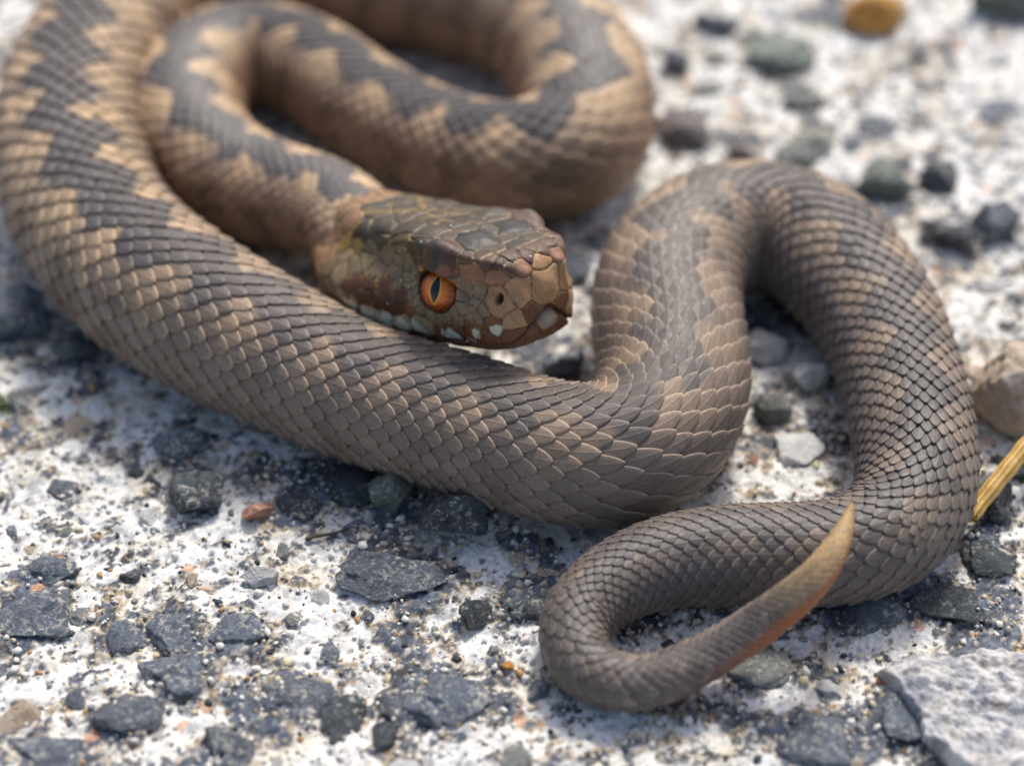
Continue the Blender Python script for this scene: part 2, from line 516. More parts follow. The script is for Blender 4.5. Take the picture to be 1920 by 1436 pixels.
scale_set(1.5, s_c - 4, 25, 114.0, 0.315)
scale_set(s_c - 5, s_d - 9, 21, 118.0, 0.34)
scale_set(s_d - 10, SLEN - 0.8, 15, 120.0, 0.44)

# ------------------------------------------------------------------ head
HLEN = 24.4
st = np.array([  # x, half width, width ratio of the flat top, top z, height of widest point, lip z, bottom z
    [-4.0, 3.6, 0.50, 3.4, 0.0, -2.2, -3.6],
    [-1.5, 5.2, 0.50, 4.3, -0.2, -2.8, -4.8],
    [1.5, 6.9, 0.52, 4.5, -0.6, -3.3, -5.4],
    [4.5, 7.8, 0.55, 4.5, -0.8, -3.7, -5.8],
    [7.5, 7.8, 0.58, 4.5, -0.9, -3.9, -5.9],
    [10.5, 7.2, 0.64, 4.6, -0.9, -4.0, -5.9],
    [13.0, 6.5, 0.76, 4.7, -0.8, -4.0, -5.8],
    [15.0, 6.0, 0.88, 4.75, -0.7, -3.95, -5.6],
    [17.0, 5.5, 0.93, 4.6, -0.6, -3.9, -5.4],
    [19.0, 5.1, 0.92, 4.3, -0.6, -3.8, -5.2],
    [21.0, 4.8, 0.90, 4.15, -0.6, -3.7, -4.9],
    [22.4, 4.5, 0.86, 4.1, -0.6, -3.5, -4.5],
    [23.4, 3.9, 0.82, 3.7, -0.5, -3.2, -4.0],
    [24.1, 2.9, 0.76, 2.9, -0.4, -2.5, -3.1],
    [24.45, 1.4, 0.70, 1.5, -0.3, -1.3, -1.6],
    [24.55, 0.05, 0.7, -0.2, -0.3, -0.36, -0.42]])
cs = cubic_spline(np.concatenate([[0], np.cumsum(np.hypot(np.diff(st[:, 0]), np.diff(st[:, 1])))]), st)
tt_ = np.concatenate([[0], np.cumsum(np.hypot(np.diff(st[:, 0]), np.diff(st[:, 1])))])
NX, NA = 280, 390
prof = cs(np.linspace(0, tt_[-1], NX))
def cat_closed(pts_, n):
    pts_ = np.asarray(pts_); m = len(pts_)
    seg = np.linalg.norm(np.roll(pts_, -1, 0) - pts_, axis=1)
    per = n * np.cumsum(seg) / seg.sum()
    out = []
    t = np.linspace(0, m, n, endpoint=False)
    i = t.astype(int); f = (t - i)[:, None]
    p0, p1, p2, p3 = pts_[(i - 1) % m], pts_[i], pts_[(i + 1) % m], pts_[(i + 2) % m]
    return 0.5 * (2 * p1 + (p2 - p0) * f + (2 * p0 - 5 * p1 + 4 * p2 - p3) * f ** 2 + (3 * p1 - p0 - 3 * p2 + p3) * f ** 3)
hv = np.zeros((NX, NA, 3))
for i, (x, w, wt, t, zm, zl, b) in enumerate(prof):
    w = max(w, 0.02)
    ctr = [(0, t), (0.45 * wt * w, t - 0.05), (0.85 * wt * w, t - (0.18 + 0.9 * max(0, 0.8 - wt)) * min(1, max(t, 0) / 4)), (1.0 * wt * w + 0.04 * w, t - (0.62 + 2.2 * max(0, 0.8 - wt)) * min(1, max(t, 0) / 4)),
           (0.45 * w * (1 + wt), t * 0.45 + zm * 0.55), (w, zm), (0.985 * w, zl * 0.7), (0.93 * w, zl), (0.86 * w, zl - 0.25 * abs(zl) / 3),
           (0.80 * w, zl * 0.45 + b * 0.55), (0.52 * w, b + 0.12 * abs(b) / 5), (0.22 * w, b)]
    ring = [(-p[0], p[1]) for p in ctr[1:]][::-1]
    full = ctr + [(0, b)] + ring
    rp_ = cat_closed(full, NA)
    hv[i, :, 0] = x; hv[i, :, 1] = rp_[:, 0]; hv[i, :, 2] = rp_[:, 1]
# gentle droop of the chin line / rise of the brow
def smooth_grid(a, it):
    for _ in range(it):
        a2 = a.copy()
        a2[1:-1] = 0.5 * a[1:-1] + 0.125 * (a[:-2] + a[2:] + np.roll(a, 1, 1)[1:-1] + np.roll(a, -1, 1)[1:-1])
        a = a2
    return a
hv = smooth_grid(hv, 4)
def grid_normals(a):
    du = np.gradient(a, axis=0)
    dv = (np.roll(a, -1, 1) - np.roll(a, 1, 1))
    n = np.cross(du, dv); ln = np.linalg.norm(n, axis=2, keepdims=True); ln[ln == 0] = 1
    n /= ln
    c = a.mean(1, keepdims=True)
    flip = np.sign(((a - c) * n).sum(2).mean())
    return n * (flip if flip != 0 else 1)
hn = grid_normals(hv)
def h2w(p):
    p = np.asarray(p)
    return HEAD0 + HK * (p[..., 0:1] * HX + p[..., 1:2] * HY + p[..., 2:3] * HZ)
flat = hv.reshape(-1, 3); fn = hn.reshape(-1, 3)
pw = h2w(flat); pj = proj(pw)
nw = fn @ np.stack([HX, HY, HZ])
facing = ((CAM - pw) * nw).sum(1) > 0
def pick(zx, zy):
    """head-local point and normal under a pixel of the head close-up"""
    px, py = 560 + zx / 3.4286, 320 + zy / 3.4286
    d = np.hypot(pj[:, 0] - px, pj[:, 1] - py) + np.where(facing, 0, 1e4)
    m = d < d.min() + 4
    i = np.where(m)[0][np.argmin(pj[m, 2])]
    return flat[i], fn[i]

K = dict(crown=lin(70, 61, 50), crownd=lin(48, 45, 42), brow=lin(88, 62, 50), rust=lin(142, 98, 72), olive=lin(124, 106, 78),
         pale=lin(146, 126, 92), snout=lin(172, 132, 94), grey=lin(132, 112, 88), white=lin(206, 206, 186), stripe=lin(84, 48, 27),
         ochre=lin(150, 120, 60), lipd=lin(110, 66, 38))
seeds = [  # zoom x, zoom y, weight (mm), colour
    (1150, 430, .9, 'crownd'), (920, 560, .8, 'brow'), (850, 380, .7, 'crown'), (1010, 320, .5, 'crown'), (700, 350, .6, 'crown'), (520, 350, .8, 'crown'),
    (400, 390, .4, 'crown'), (900, 250, .4, 'crown'), (760, 260, .3, 'crown'), (640, 430, .1, 'crown'), (1085, 575, 0, 'brow'), (1170, 540, .1, 'brow'),
    (1200, 600, .2, 'brow'), (1120, 650, .3, 'rust'), (1270, 690, .35, 'rust'), (1290, 590, .1, 'brow'), (1370, 540, .1, 'brow'), (1350, 620, .1, 'brow'),
    (1440, 600, .1, 'rust'), (1400, 460, .1, 'crown'), (1480, 530, .1, 'brow'), (1560, 570, .2, 'snout'), (1330, 420, 0, 'crown'), (1540, 470, 0, 'brow'),
    (1600, 740, .9, 'snout'), (1420, 780, .5, 'snout'), (1270, 840, .6, 'snout'), (1400, 1000, .4, 'snout'), (1590, 970, .6, 'lipd'), (1500, 930, .1, 'lipd'),
    (1235, 1010, .3, 'lipd'), (1110, 1030, .3, 'lipd'), (985, 1030, .35, 'lipd'), (885, 1020, 0, 'lipd'), (790, 1000, .45, 'pale'), (650, 990, .45, 'pale'),
    (540, 960, .45, 'pale'), (430, 915, .4, 'pale'), (330, 865, .4, 'pale'),
    (1045, 820, 0, 'grey'), (1115, 845, -.05, 'grey'), (1040, 890, 0, 'grey'), (1100, 890, -.05, 'grey'), (1170, 905, .05, 'grey'), (1080, 940, -.05, 'grey'),
    (1010, 965, 0, 'grey'), (985, 915, -.05, 'grey'), (920, 945, .05, 'grey'), (840, 950, 0, 'grey'), (775, 905, .05, 'grey'), (828, 897, -.1, 'grey'),
    (1135, 950, 0, 'grey'), (1065, 770, 0, 'grey'), (1140, 770, .15, 'grey'), (700, 740, -.05, 'grey'), (710, 795, 0, 'grey'), (745, 840, -.05, 'grey'),
    (700, 680, -.05, 'olive'), (720, 630, -.05, 'olive'), (745, 585, -.05, 'crown'), (690, 590, -.05, 'olive'),
    (610, 640, .15, 'olive'), (560, 740, .3, 'stripe'), (640, 810, .2, 'stripe'), (500, 640, .1, 'olive'), (430, 570, .1, 'olive'), (520, 860, .4, 'stripe'),
    (400, 820, .4, 'stripe'), (330, 740, .3, 'stripe'), (610, 900, .3, 'stripe'), (690, 890, .1, 'lipd'), (440, 720, .2, 'stripe'), (620, 720, .1, 'olive'),
    (285, 540, .05, 'pale'), (340, 610, .1, 'olive'), (450, 490, .05, 'olive'), (380, 460, 0, 'ochre'), (560, 530, .05, 'olive'), (640, 510, 0, 'olive'),
    (520, 450, 0, 'crown'), (630, 580, 0, 'olive'), (720, 520, 0, 'crown'), (260, 640, .2, 'olive'), (300, 470, 0, 'ochre'), (770, 480, 0, 'crown'),
    (1200, 1100, .4, 'lipd'), (1000, 1130, .4, 'lipd'), (1400, 1080, .4, 'lipd'), (800, 1080, .3, 'stripe'),
]
sp_, sr_, sc_ = [], [], []
for zx, zy, wgt, k in seeds:
    p, n_ = pick(zx, zy)
    if p[1] > 0.9: continue
    sp_.append(p); sr_.append(wgt); sc_.append(K[k])
    if p[1] < -0.7:
        sp_.append(p * np.array([1, -1, 1])); sr_.append(wgt); sc_.append(K[k])
    else:
        sp_[-1] = p * np.array([1, 0, 1])
sp_ = np.array(sp_); sr_ = np.array(sr_); sc_ = np.array(sc_)
# fill the places no seed reaches (chin, nape) with small scales
cand = flat[rng.permutation(len(flat))[:6000]]
extra = []
for c in cand:
    allp = sp_ if not extra else np.concatenate([sp_, np.array(extra)])
    if np.linalg.norm(allp - c, axis=1).min() > 1.75: extra.append(c)
if extra:
    ex = np.array(extra)
    exc = np.where((ex[:, 2] < -2.6)[:, None], lin(120, 84, 56), np.where((ex[:, 0] < 3)[:, None], lin(150, 116, 84), np.where((ex[:, 2] > 2.4)[:, None], lin(78, 68, 56), lin(112, 94, 70))))
    sp_ = np.concatenate([sp_, ex]); sr_ = np.concatenate([sr_, np.zeros(len(ex))]); sc_ = np.concatenate([sc_, exc])
wob = np.stack([perlin(flat[:, 0] / 1.3 + 5 * k, flat[:, 1] / 1.3 + flat[:, 2] / 1.7 - 3 * k, 200 + k) for k in range(3)], 1) * 0.14
d1 = np.full(len(flat), 99.0); d2 = np.full(len(flat), 99.0); i1 = np.zeros(len(flat), int)
for j in range(len(sp_)):
    d = np.linalg.norm(flat + wob - sp_[j], axis=1) - sr_[j]
    nr = d < d1
    d2 = np.where(nr, d1, np.minimum(d2, d)); i1 = np.where(nr, j, i1); d1 = np.where(nr, d, d1)
e = (d2 - d1)
disp = 0.16 * sstep(0.0, 0.26, e) - 0.07 + 0.26 * np.clip(sr_[i1], 0, 0.9) * sstep(0.0, 2.2, e)
hcol = sc_[i1] * (0.88 + 0.24 * hsh(i1, i1 * 0 + 3, 5))[:, None]
# mottling inside the plates
mot = fbm(flat[:, 0] / 1.1 + 9, (flat[:, 1] + 0.7 * flat[:, 2]) / 1.1, 4, 301)
hcol = hcol * (1 + 0.25 * mot)[:, None]
pale_rim = (sstep(0.34, 0.20, e) * sstep(0.04, 0.12, e))[:, None]
prk = 0.55 * pale_rim * np.clip(0.6 + 1.2 * mot, 0, 1)[:, None]
hcol = hcol * (1 - prk) + lin(168, 138, 84) * prk
seam = sstep(0.10, 0.02, e)[:, None]
hcol = hcol * (1 - 0.88 * seam) + lin(36, 26, 18) * 0.88 * seam
# white drops on the lip plates, dark bars between them
paint = [(1600, 965, .62, 'white'), (1262, 1035, .42, 'white'), (1135, 1055, .38, 'white'), (985, 1065, .5, 'white'), (1025, 1080, .3, 'white'), (935, 1055, .3, 'white'),
         (800, 1050, .55, 'white'), (745, 1010, .5, 'white'), (660, 1000, .6, 'white'), (560, 965, .6, 'white'), (480, 940, .5, 'white'), (425, 910, .45, 'white'),
         (340, 868, .4, 'white'), (300, 842, .3, 'white'), (880, 1030, .28, 'lipd'), (1065, 1040, .2, 'lipd'), (1190, 1040, .3, 'lipd'), (1340, 1070, .6, 'lipd'),
         (450, 800, .8, 'stripe'), (560, 860, .8, 'stripe'), (650, 880, .6, 'stripe'), (350, 740, .8, 'stripe'), (300, 800, .4, 'stripe'),
         (880, 530, .75, 'crownd'), (965, 610, .6, 'rust'), (1020, 640, .35, 'rust'), (1180, 690, .35, 'rust'), (1290, 700, .35, 'rust'), (1080, 670, .3, 'rust')]
jag = 0.16 * fbm(flat[:, 0] / 0.5, (flat[:, 1] + flat[:, 2]) / 0.5, 3, 401)
for zx, zy, rad_, kk_ in paint:
    p, n_ = pick(zx, zy)
    for sg in (1, -1):
        d = np.linalg.norm(flat - p * np.array([1, sg, 1]), axis=1) + jag
        rad_k = rad_ * (1.3 if kk_ == 'white' else 1.0)
        w_ = (sstep(rad_k * 1.12, rad_k * 0.85, d) * (0.9 if kk_ == 'white' else 0.7) * sstep(0.02, 0.09, e))[:, None]
        hcol = hcol * (1 - w_) + K[kk_] * (1 + 0.15 * mot)[:, None] * w_
# features: brow ridge, mouth line, nostril
EYE_C, EYE_N = pick(880, 765)
EYE_R = 2.3
eye_c = EYE_C - EYE_N * 1.02
for sg in (1, -1):
    ec = eye_c * np.array([1, sg, 1]); en = EYE_N * np.array([1, sg, 1])
    dv_ = flat - ec; dd = np.linalg.norm(dv_, axis=1)
    ax_ = dv_ @ en
    lat = np.sqrt(np.maximum(dd ** 2 - ax_ ** 2, 0))
    on = (ax_ > 0) & (lat < 4)
    up_ = dv_[:, 2] / np.maximum(lat, 0.3)
    disp = np.where(on, disp + 0.75 * np.exp(-((lat - 2.35) / 0.55) ** 2) * np.clip(up_, 0, 1) ** 0.7, disp)     # brow
    disp = np.where(on, disp - 1.3 * sstep(2.02, 1.78, lat), disp)                                            # socket
    disp = np.where(on, disp + 0.10 * np.exp(-((lat - 2.25) / 0.16) ** 2), disp)
    rim = (on * np.exp(-((lat - 1.98) / 0.10) ** 2))[:, None]
    hcol = hcol * (1 - 0.8 * rim) + lin(48, 34, 24) * 0.8 * rim
# ridge from the brow to the snout, hollow cheek below it, edge of the snout face
def segdist(a, b):
    ab = b - a
    t_ = np.clip(((flat - a) @ ab) / (ab @ ab), 0, 1)
    return np.linalg.norm(flat - a - t_[:, None] * ab, axis=1)
for pa, pb, amp, wd in (((880, 540), (950, 580), .50, 1.1), ((990, 690), (1240, 715), .26, .45), ((1240, 715), (1480, 650), .26, .42), ((1040, 790), (1250, 790), -.22, .6),
                        ((1465, 680), (1450, 930), .16, .30), ((1330, 860), (1400, 930), -.10, .5)):
    a_, b_ = pick(*pa)[0], pick(*pb)[0]
    for sg in (1, -1):
        m_ = np.array([1, sg, 1])
        g_ = np.exp(-(segdist(a_ * m_, b_ * m_) / wd) ** 2)
        disp = disp + amp * g_
        if 0.2 < amp < 0.4:
            k = (0.38 * g_)[:, None]; hcol = hcol * (1 - k) + lin(176, 130, 98) * k
for pa, pb, wd, kc in (((790, 612), (900, 655), .22, lin(226, 150, 62)), ((900, 655), (1010, 712), .20, lin(214, 140, 70)), ((430, 265), (760, 250), .30, lin(150, 124, 70)),
                       ((760, 250), (1000, 330), .16, lin(150, 124, 70)), ((380, 330), (300, 430), .28, lin(190, 156, 92)), ((700, 440), (560, 440), .25, lin(140, 118, 68))):
    a_, b_ = pick(*pa)[0], pick(*pb)[0]
    for sg in (1, -1):
        m_ = np.array([1, sg, 1])
        g_ = np.exp(-((segdist(a_ * m_, b_ * m_) + 1.2 * jag) / wd) ** 2)
        k = (0.7 * np.clip(g_, 0, 1))[:, None]; hcol = hcol * (1 - k) + kc * k
nos, nosn = pick(1275, 830)
for sg in (1, -1):
    d = np.linalg.norm((flat - nos * np.array([1, sg, 1])) * np.array([1.3, 1.0, 0.8]), axis=1)
    disp = disp - 1.0 * sstep(0.55, 0.15, d) + 0.10 * np.exp(-((d - 0.75) / 0.25) ** 2)
    k = sstep(0.45, 0.2, d)[:, None]; hcol = hcol * (1 - 0.8 * k) + lin(52, 30, 20) * 0.8 * k
# mouth line along the lip
lipz = np.repeat(prof[:, 5], NA)
ml = np.exp(-((flat[:, 2] - (lipz - 0.18)) / 0.13) ** 2) * sstep(2.5, 5.5, flat[:, 0])
disp = disp - 0.38 * ml
hcol = hcol * (1 - 0.85 * ml[:, None]) + lin(40, 24, 16) * 0.85 * ml[:, None]
low = (sstep(lipz - 0.2, lipz - 0.5, flat[:, 2]))[:, None] if False else ((flat[:, 2] < lipz - 0.2) * 1.0)[:, None]
hcol = hcol * (1 - 0.6 * low) + lin(112, 74, 48) * 0.6 * low
disp = disp * sstep(NX - 1, NX - 8, np.repeat(np.arange(NX), NA))
hfin = h2w(flat + fn * disp[:, None])
head_v = hfin
hq = grid_quads(NX, NA, True)
push(head_v, hq, hcol)

mat_snake, nt, bs = new_mat("snake_skin")
ca = N(nt, "ShaderNodeAttribute", attribute_name="Col")
pos = geo_coords(nt)
n1 = N(nt, "ShaderNodeTexNoise", i_Scale=3.2, i_Detail=5.0, i_Roughness=0.7); nt.links.new(pos, n1.inputs["Vector"])
r1 = ramp(nt, [(0.30, (0.66, 0.64, 0.62)), (0.52, (1, 1, 1)), (0.74, (1.22, 1.20, 1.15))]); nt.links.new(n1.outputs[0], r1.inputs[0])
c1 = mixc(nt, 0.75, ca.outputs["Color"], r1.outputs[0], 'MULTIPLY')
nt.links.new(c1, bs.inputs["Base Color"])
n3 = N(nt, "ShaderNodeTexNoise", i_Scale=1.6, i_Detail=3.0); nt.links.new(pos, n3.inputs["Vector"])
r3 = ramp(nt, [(0.3, (0.30,) * 3), (0.7, (0.58,) * 3)]); nt.links.new(n3.outputs[0], r3.inputs[0])
nt.links.new(r3.outputs[0], bs.inputs["Roughness"])
bs.inputs["Specular IOR Level"].default_value = 0.45
n2 = N(nt, "ShaderNodeTexNoise", i_Scale=9.0, i_Detail=3.0, i_Roughness=0.65); nt.links.new(pos, n2.inputs["Vector"])
b2 = N(nt, "ShaderNodeBump", i_Strength=0.6, i_Distance=0.00006); nt.links.new(n2.outputs[0], b2.inputs["Height"])
nt.links.new(b2.outputs[0], bs.inputs["Normal"])

snake = bpy.data.objects.new("snake", None)
col.objects.link(snake)
snake.empty_display_size = 0.01
bc = path[len(path) // 2].copy(); bc[2] = 0
snake.location = Vector((0, 0, 0))
tag(snake, "brown keeled viper coiled on the pale ground, orange eye, head raised over its front coil", "snake")
body = add_obj("body", mesh_from("snake_body", np.concatenate(body_v), np.concatenate(body_q), color=np.concatenate(body_c)), mat_snake, snake)

# eyes: glossy globes with a slit pupil
mat_eye, nt, bs = new_mat("viper_eye")
tc = N(nt, "ShaderNodeTexCoord")
sx = N(nt, "ShaderNodeSeparateXYZ")
mm = N(nt, "ShaderNodeVectorMath", operation='SCALE'); mm.inputs[3].default_value = 1000.0 / EYE_R
nt.links.new(tc.outputs["Object"], mm.inputs[0]); nt.links.new(mm.outputs[0], sx.inputs[0])
def M2(op, a, b=None, clamp=False):
    n = N(nt, "ShaderNodeMath", operation=op); n.use_clamp = clamp
    for k, v in enumerate((a, b)):
        if v is None: continue
        if hasattr(v, "is_output"): nt.links.new(v, n.inputs[k])
        else: n.inputs[k].default_value = v
    return n.outputs[0]
# local z = outwards, x = along the head, y = up
zz2 = M2('MULTIPLY', sx.outputs[1], sx.outputs[1])
hwid = M2('SUBTRACT', 0.20, M2('MULTIPLY', zz2, 0.20 / (0.58 * 0.58)))
pd = M2('SUBTRACT', hwid, M2('ABSOLUTE', sx.outputs[0]))            # >0 inside the slit
inside = M2('MULTIPLY', M2('ADD', pd, 0.005), 60.0, True)
ring = M2('MULTIPLY', M2('ADD', pd, 0.075), 22.0, True)
rr_ = M2('SQRT', M2('ADD', zz2, M2('MULTIPLY', sx.outputs[0], sx.outputs[0])))
nz = N(nt, "ShaderNodeTexNoise", i_Scale=9.0, i_Detail=4.0, i_Roughness=0.7); nt.links.new(mm.outputs[0], nz.inputs["Vector"])
ri = ramp(nt, [(0.0, lin(244, 160, 34)), (0.38, lin(232, 126, 10)), (0.62, lin(176, 78, 6)), (0.88, lin(62, 27, 8))])
ad = M2('ADD', rr_, M2('MULTIPLY', M2('SUBTRACT', nz.outputs[0], 0.5), 0.75)); nt.links.new(ad, ri.inputs[0])
c_ = mixc(nt, ring, ri.outputs[0], tuple(lin(236, 176, 84)))
c_ = mixc(nt, inside, c_, (0.004, 0.004, 0.004))
nt.links.new(c_, bs.inputs["Base Color"])
bs.inputs["Roughness"].default_value = 0.35
bs.inputs["Coat Weight"].default_value = 0.6
bs.inputs["Specular IOR Level"].default_value = 0.3
bs.inputs["Coat Roughness"].default_value = 0.06
import bmesh
bm = bmesh.new()
bmesh.ops.create_uvsphere(bm, u_segments=48, v_segments=32, radius=EYE_R * S)
for f in bm.faces: f.smooth = True
eye_me = bpy.data.meshes.new("eye"); bm.to_mesh(eye_me); bm.free()
eye_me.materials.append(mat_eye)
for sg in (1, -1):
    o = bpy.data.objects.new("eye", eye_me); col.objects.link(o); o.parent = snake
    ec = h2w((eye_c * np.array([1, sg, 1]))[None])[0]
    en = EYE_N * np.array([1, sg, 1])
    nW = en[0] * HX + en[1] * HY + en[2] * HZ
    nW = nW / np.linalg.norm(nW) + 0.22 * HX
    nW /= np.linalg.norm(nW)
    yW = HZ - nW * (HZ @ nW) ; yW /= np.linalg.norm(yW)
    xW = np.cross(yW, nW)
    ca_, sa_ = math.cos(0.13 * sg), math.sin(0.13 * sg)
    xW, yW = xW * ca_ - yW * sa_, yW * ca_ + xW * sa_
    Mx = Matrix((( xW[0], yW[0], nW[0]), (xW[1], yW[1], nW[1]), (xW[2], yW[2], nW[2]))).to_4x4()
    Mx.translation = Vector(ec * S)
    o.matrix_world = Mx
    if sg == 1: o["label"] = "copper orange eye with black slit pupil"

# pale beads added to stand in for the sparkle dots on the head
bm = bmesh.new()
for zx, zy, rr0 in [(975, 352, .16), (1165, 405, .1), (1190, 360, .1), (1115, 378, .09), (905, 430, .1), (1280, 415, .08), (1485, 372, .1), (1492, 548, .16), (1540, 390, .12),
                    (1500, 450, .1), (790, 450, .12), (850, 495, .12), (975, 475, .1), (1120, 530, .09), (1360, 395, .12), (570, 860, .08), (1085, 1105, .09), (650, 700, .1),
                    (700, 745, .09), (1330, 600, .1), (960, 985, .08), (640, 520, .08), (1210, 365, .07), (1400, 560, .08), (730, 660, .07)]:
    p, n_ = pick(zx, zy)
    w0 = h2w((p + n_ * 0.14)[None])[0]
    bmesh.ops.create_icosphere(bm, subdivisions=1, radius=rr0 * S * 0.9, matrix=Matrix.Translation(Vector(w0 * S)))
me = bpy.data.meshes.new("sparkle_dots"); bm.to_mesh(me); bm.free()
mat_sparkle, nt, bs = new_mat("sparkle_dot")
bs.inputs["Base Color"].default_value = (0.75, 0.72, 0.62, 1); bs.inputs["Roughness"].default_value = 0.3
dg = add_obj("sparkle_dots", me, mat_sparkle, snake); dg["kind"] = "stuff"

# ================================================================== STONES
from mathutils import noise as mnoise
def rock_mesh(name, seed, angular=0.75, sub=4, bump=0.10):
    r_ = np.random.default_rng(seed)
    bm = bmesh.new(); bmesh.ops.create_icosphere(bm, subdivisions=sub, radius=1.0)
    co = np.array([v.co[:] for v in bm.verts])
    for _ in range(15):
        d = r_.normal(size=3); d /= np.linalg.norm(d)
        c = r_.uniform(angular - 0.14, 0.92)
        t = co @ d
        co = co - np.maximum(t - c, 0)[:, None] * d
    off = Vector(r_.uniform(-50, 50, 3))
    for v, c in zip(bm.verts, co):
        p = Vector(c)
        k = 1 + bump * mnoise.noise(p * 1.6 + off) + bump * 0.55 * mnoise.noise(p * 4.5 + off) + bump * 0.3 * mnoise.noise(p * 11 + off)
        v.co = p * k
    for f in bm.faces: f.smooth = True
    me = bpy.data.meshes.new(name); bm.to_mesh(me); bm.free()
    return me

def stone_mat(name, c_lo, c_hi, speck, speck_amt, rough=0.55, scale=1.0, tint=None):
    m, nt, bs = new_mat(name)
    pos = geo_coords(nt)
    oi = N(nt, "ShaderNodeObjectInfo")
    n1 = N(nt, "ShaderNodeTexNoise", i_Scale=0.55 * scale, i_Detail=6.0, i_Roughness=0.72); nt.links.new(pos, n1.inputs["Vector"])
    r1 = ramp(nt, [(0.32, tuple(c_lo)), (0.68, tuple(c_hi))]); nt.links.new(n1.outputs[0], r1.inputs[0])
    n2 = N(nt, "ShaderNodeTexNoise", i_Scale=1.9 * scale, i_Detail=5.0, i_Roughness=0.75); nt.links.new(pos, n2.inputs["Vector"])
    r2 = ramp(nt, [(0.60 - 0.12 * speck_amt, (0, 0, 0)), (0.66 - 0.12 * speck_amt, (1, 1, 1))]); nt.links.new(n2.outputs[0], r2.inputs[0])
    n4 = N(nt, "ShaderNodeTexNoise", i_Scale=0.42, i_Detail=2.0); nt.links.new(pos, n4.inputs["Vector"])
    r4 = ramp(nt, [(0.38, (0.12,) * 3), (0.62, (0.9,) * 3)]); nt.links.new(n4.outputs[0], r4.inputs[0])
    mk_ = N(nt, "ShaderNodeMath", operation='MULTIPLY'); nt.links.new(r2.outputs[0], mk_.inputs[0]); nt.links.new(r4.outputs[0], mk_.inputs[1])
    c = mixc(nt, mk_.outputs[0], r1.outputs[0], tuple(speck))
    hsv = N(nt, "ShaderNodeHueSaturation")
    mr = N(nt, "ShaderNodeMapRange"); mr.inputs[3].default_value = 0.75; mr.inputs[4].default_value = 1.25
    nt.links.new(oi.outputs["Random"], mr.inputs[0]); nt.links.new(mr.outputs[0], hsv.inputs["Value"])
    nt.links.new(c, hsv.inputs["Color"]); nt.links.new(hsv.outputs[0], bs.inputs["Base Color"])
    bs.inputs["Roughness"].default_value = rough
    n3 = N(nt, "ShaderNodeTexNoise", i_Scale=3.2, i_Detail=5.0, i_Roughness=0.7); nt.links.new(pos, n3.inputs["Vector"])
    b3 = N(nt, "ShaderNodeBump", i_Strength=1.0, i_Distance=0.00045); nt.links.new(n3.outputs[0], b3.inputs["Height"])
    nt.links.new(b3.outputs[0], bs.inputs["Normal"])
    return m
SM = dict(
    dark=stone_mat("dark_stone", lin(44, 48, 50), lin(98, 105, 112), lin(196, 192, 176), 0.6, 0.3),
    blue=stone_mat("blue_grey_stone", lin(66, 73, 86), lin(128, 137, 150), lin(206, 202, 188), 0.75, 0.45),
    grey=stone_mat("grey_stone", lin(104, 108, 106), lin(156, 158, 152), lin(210, 206, 194), 0.5, 0.6),
    white=stone_mat("white_stone", lin(196, 196, 194), lin(236, 235, 232), lin(168, 160, 140), 0.1, 0.55),
    tan=stone_mat("tan_stone", lin(200, 170, 140), lin(232, 214, 192), lin(236, 228, 212), 0.4, 0.55),
    pink=stone_mat("pink_stone", lin(192, 130, 104), lin(224, 172, 150), lin(236, 214, 200), 0.3, 0.5),
    orange=stone_mat("orange_stone", lin(204, 128, 40), lin(240, 184, 92), lin(248, 228, 180), 0.4, 0.5),
    green=stone_mat("green_grey_stone", lin(88, 98, 90), lin(156, 164, 152), lin(206, 206, 192), 0.5, 0.4),
    red=stone_mat("reddish_stone", lin(106, 100, 104), lin(146, 138, 136), lin(176, 104, 76), 0.45, 0.55),
)
variants = {}
def variant(k, matk):
    key = (k, matk)
    if key not in variants:
        me = rock_mesh("stone", 500 + k, 0.56 + 0.03 * (k % 4), 4, 0.20)
        me.materials.append(SM[matk]); variants[key] = me
    return variants[key]

def place_rock(name, me, px, py, rx, ry, hz, sink=0.35, rz=0.0, zb=0.0):
    """rx, ry are half sizes in photograph pixels; hz the half height in mm"""
    p = P(px, py, zb)
    k = F_PX / proj(p)[2]
    g = gz(p[0], p[1])
    a = rx / k
    b = max((ry / k - hz * math.cos(PITCH) * 0.6), ry / k * 0.45) / math.sin(PITCH)
    o = bpy.data.objects.new(name, me); col.objects.link(o)
    o.location = Vector(np.array([p[0], p[1], g + hz * (1 - 2 * sink)]) * S)
    o.scale = (a * S, b * S, hz * S)
    o.rotation_euler = (0, 0, rz)
    return o

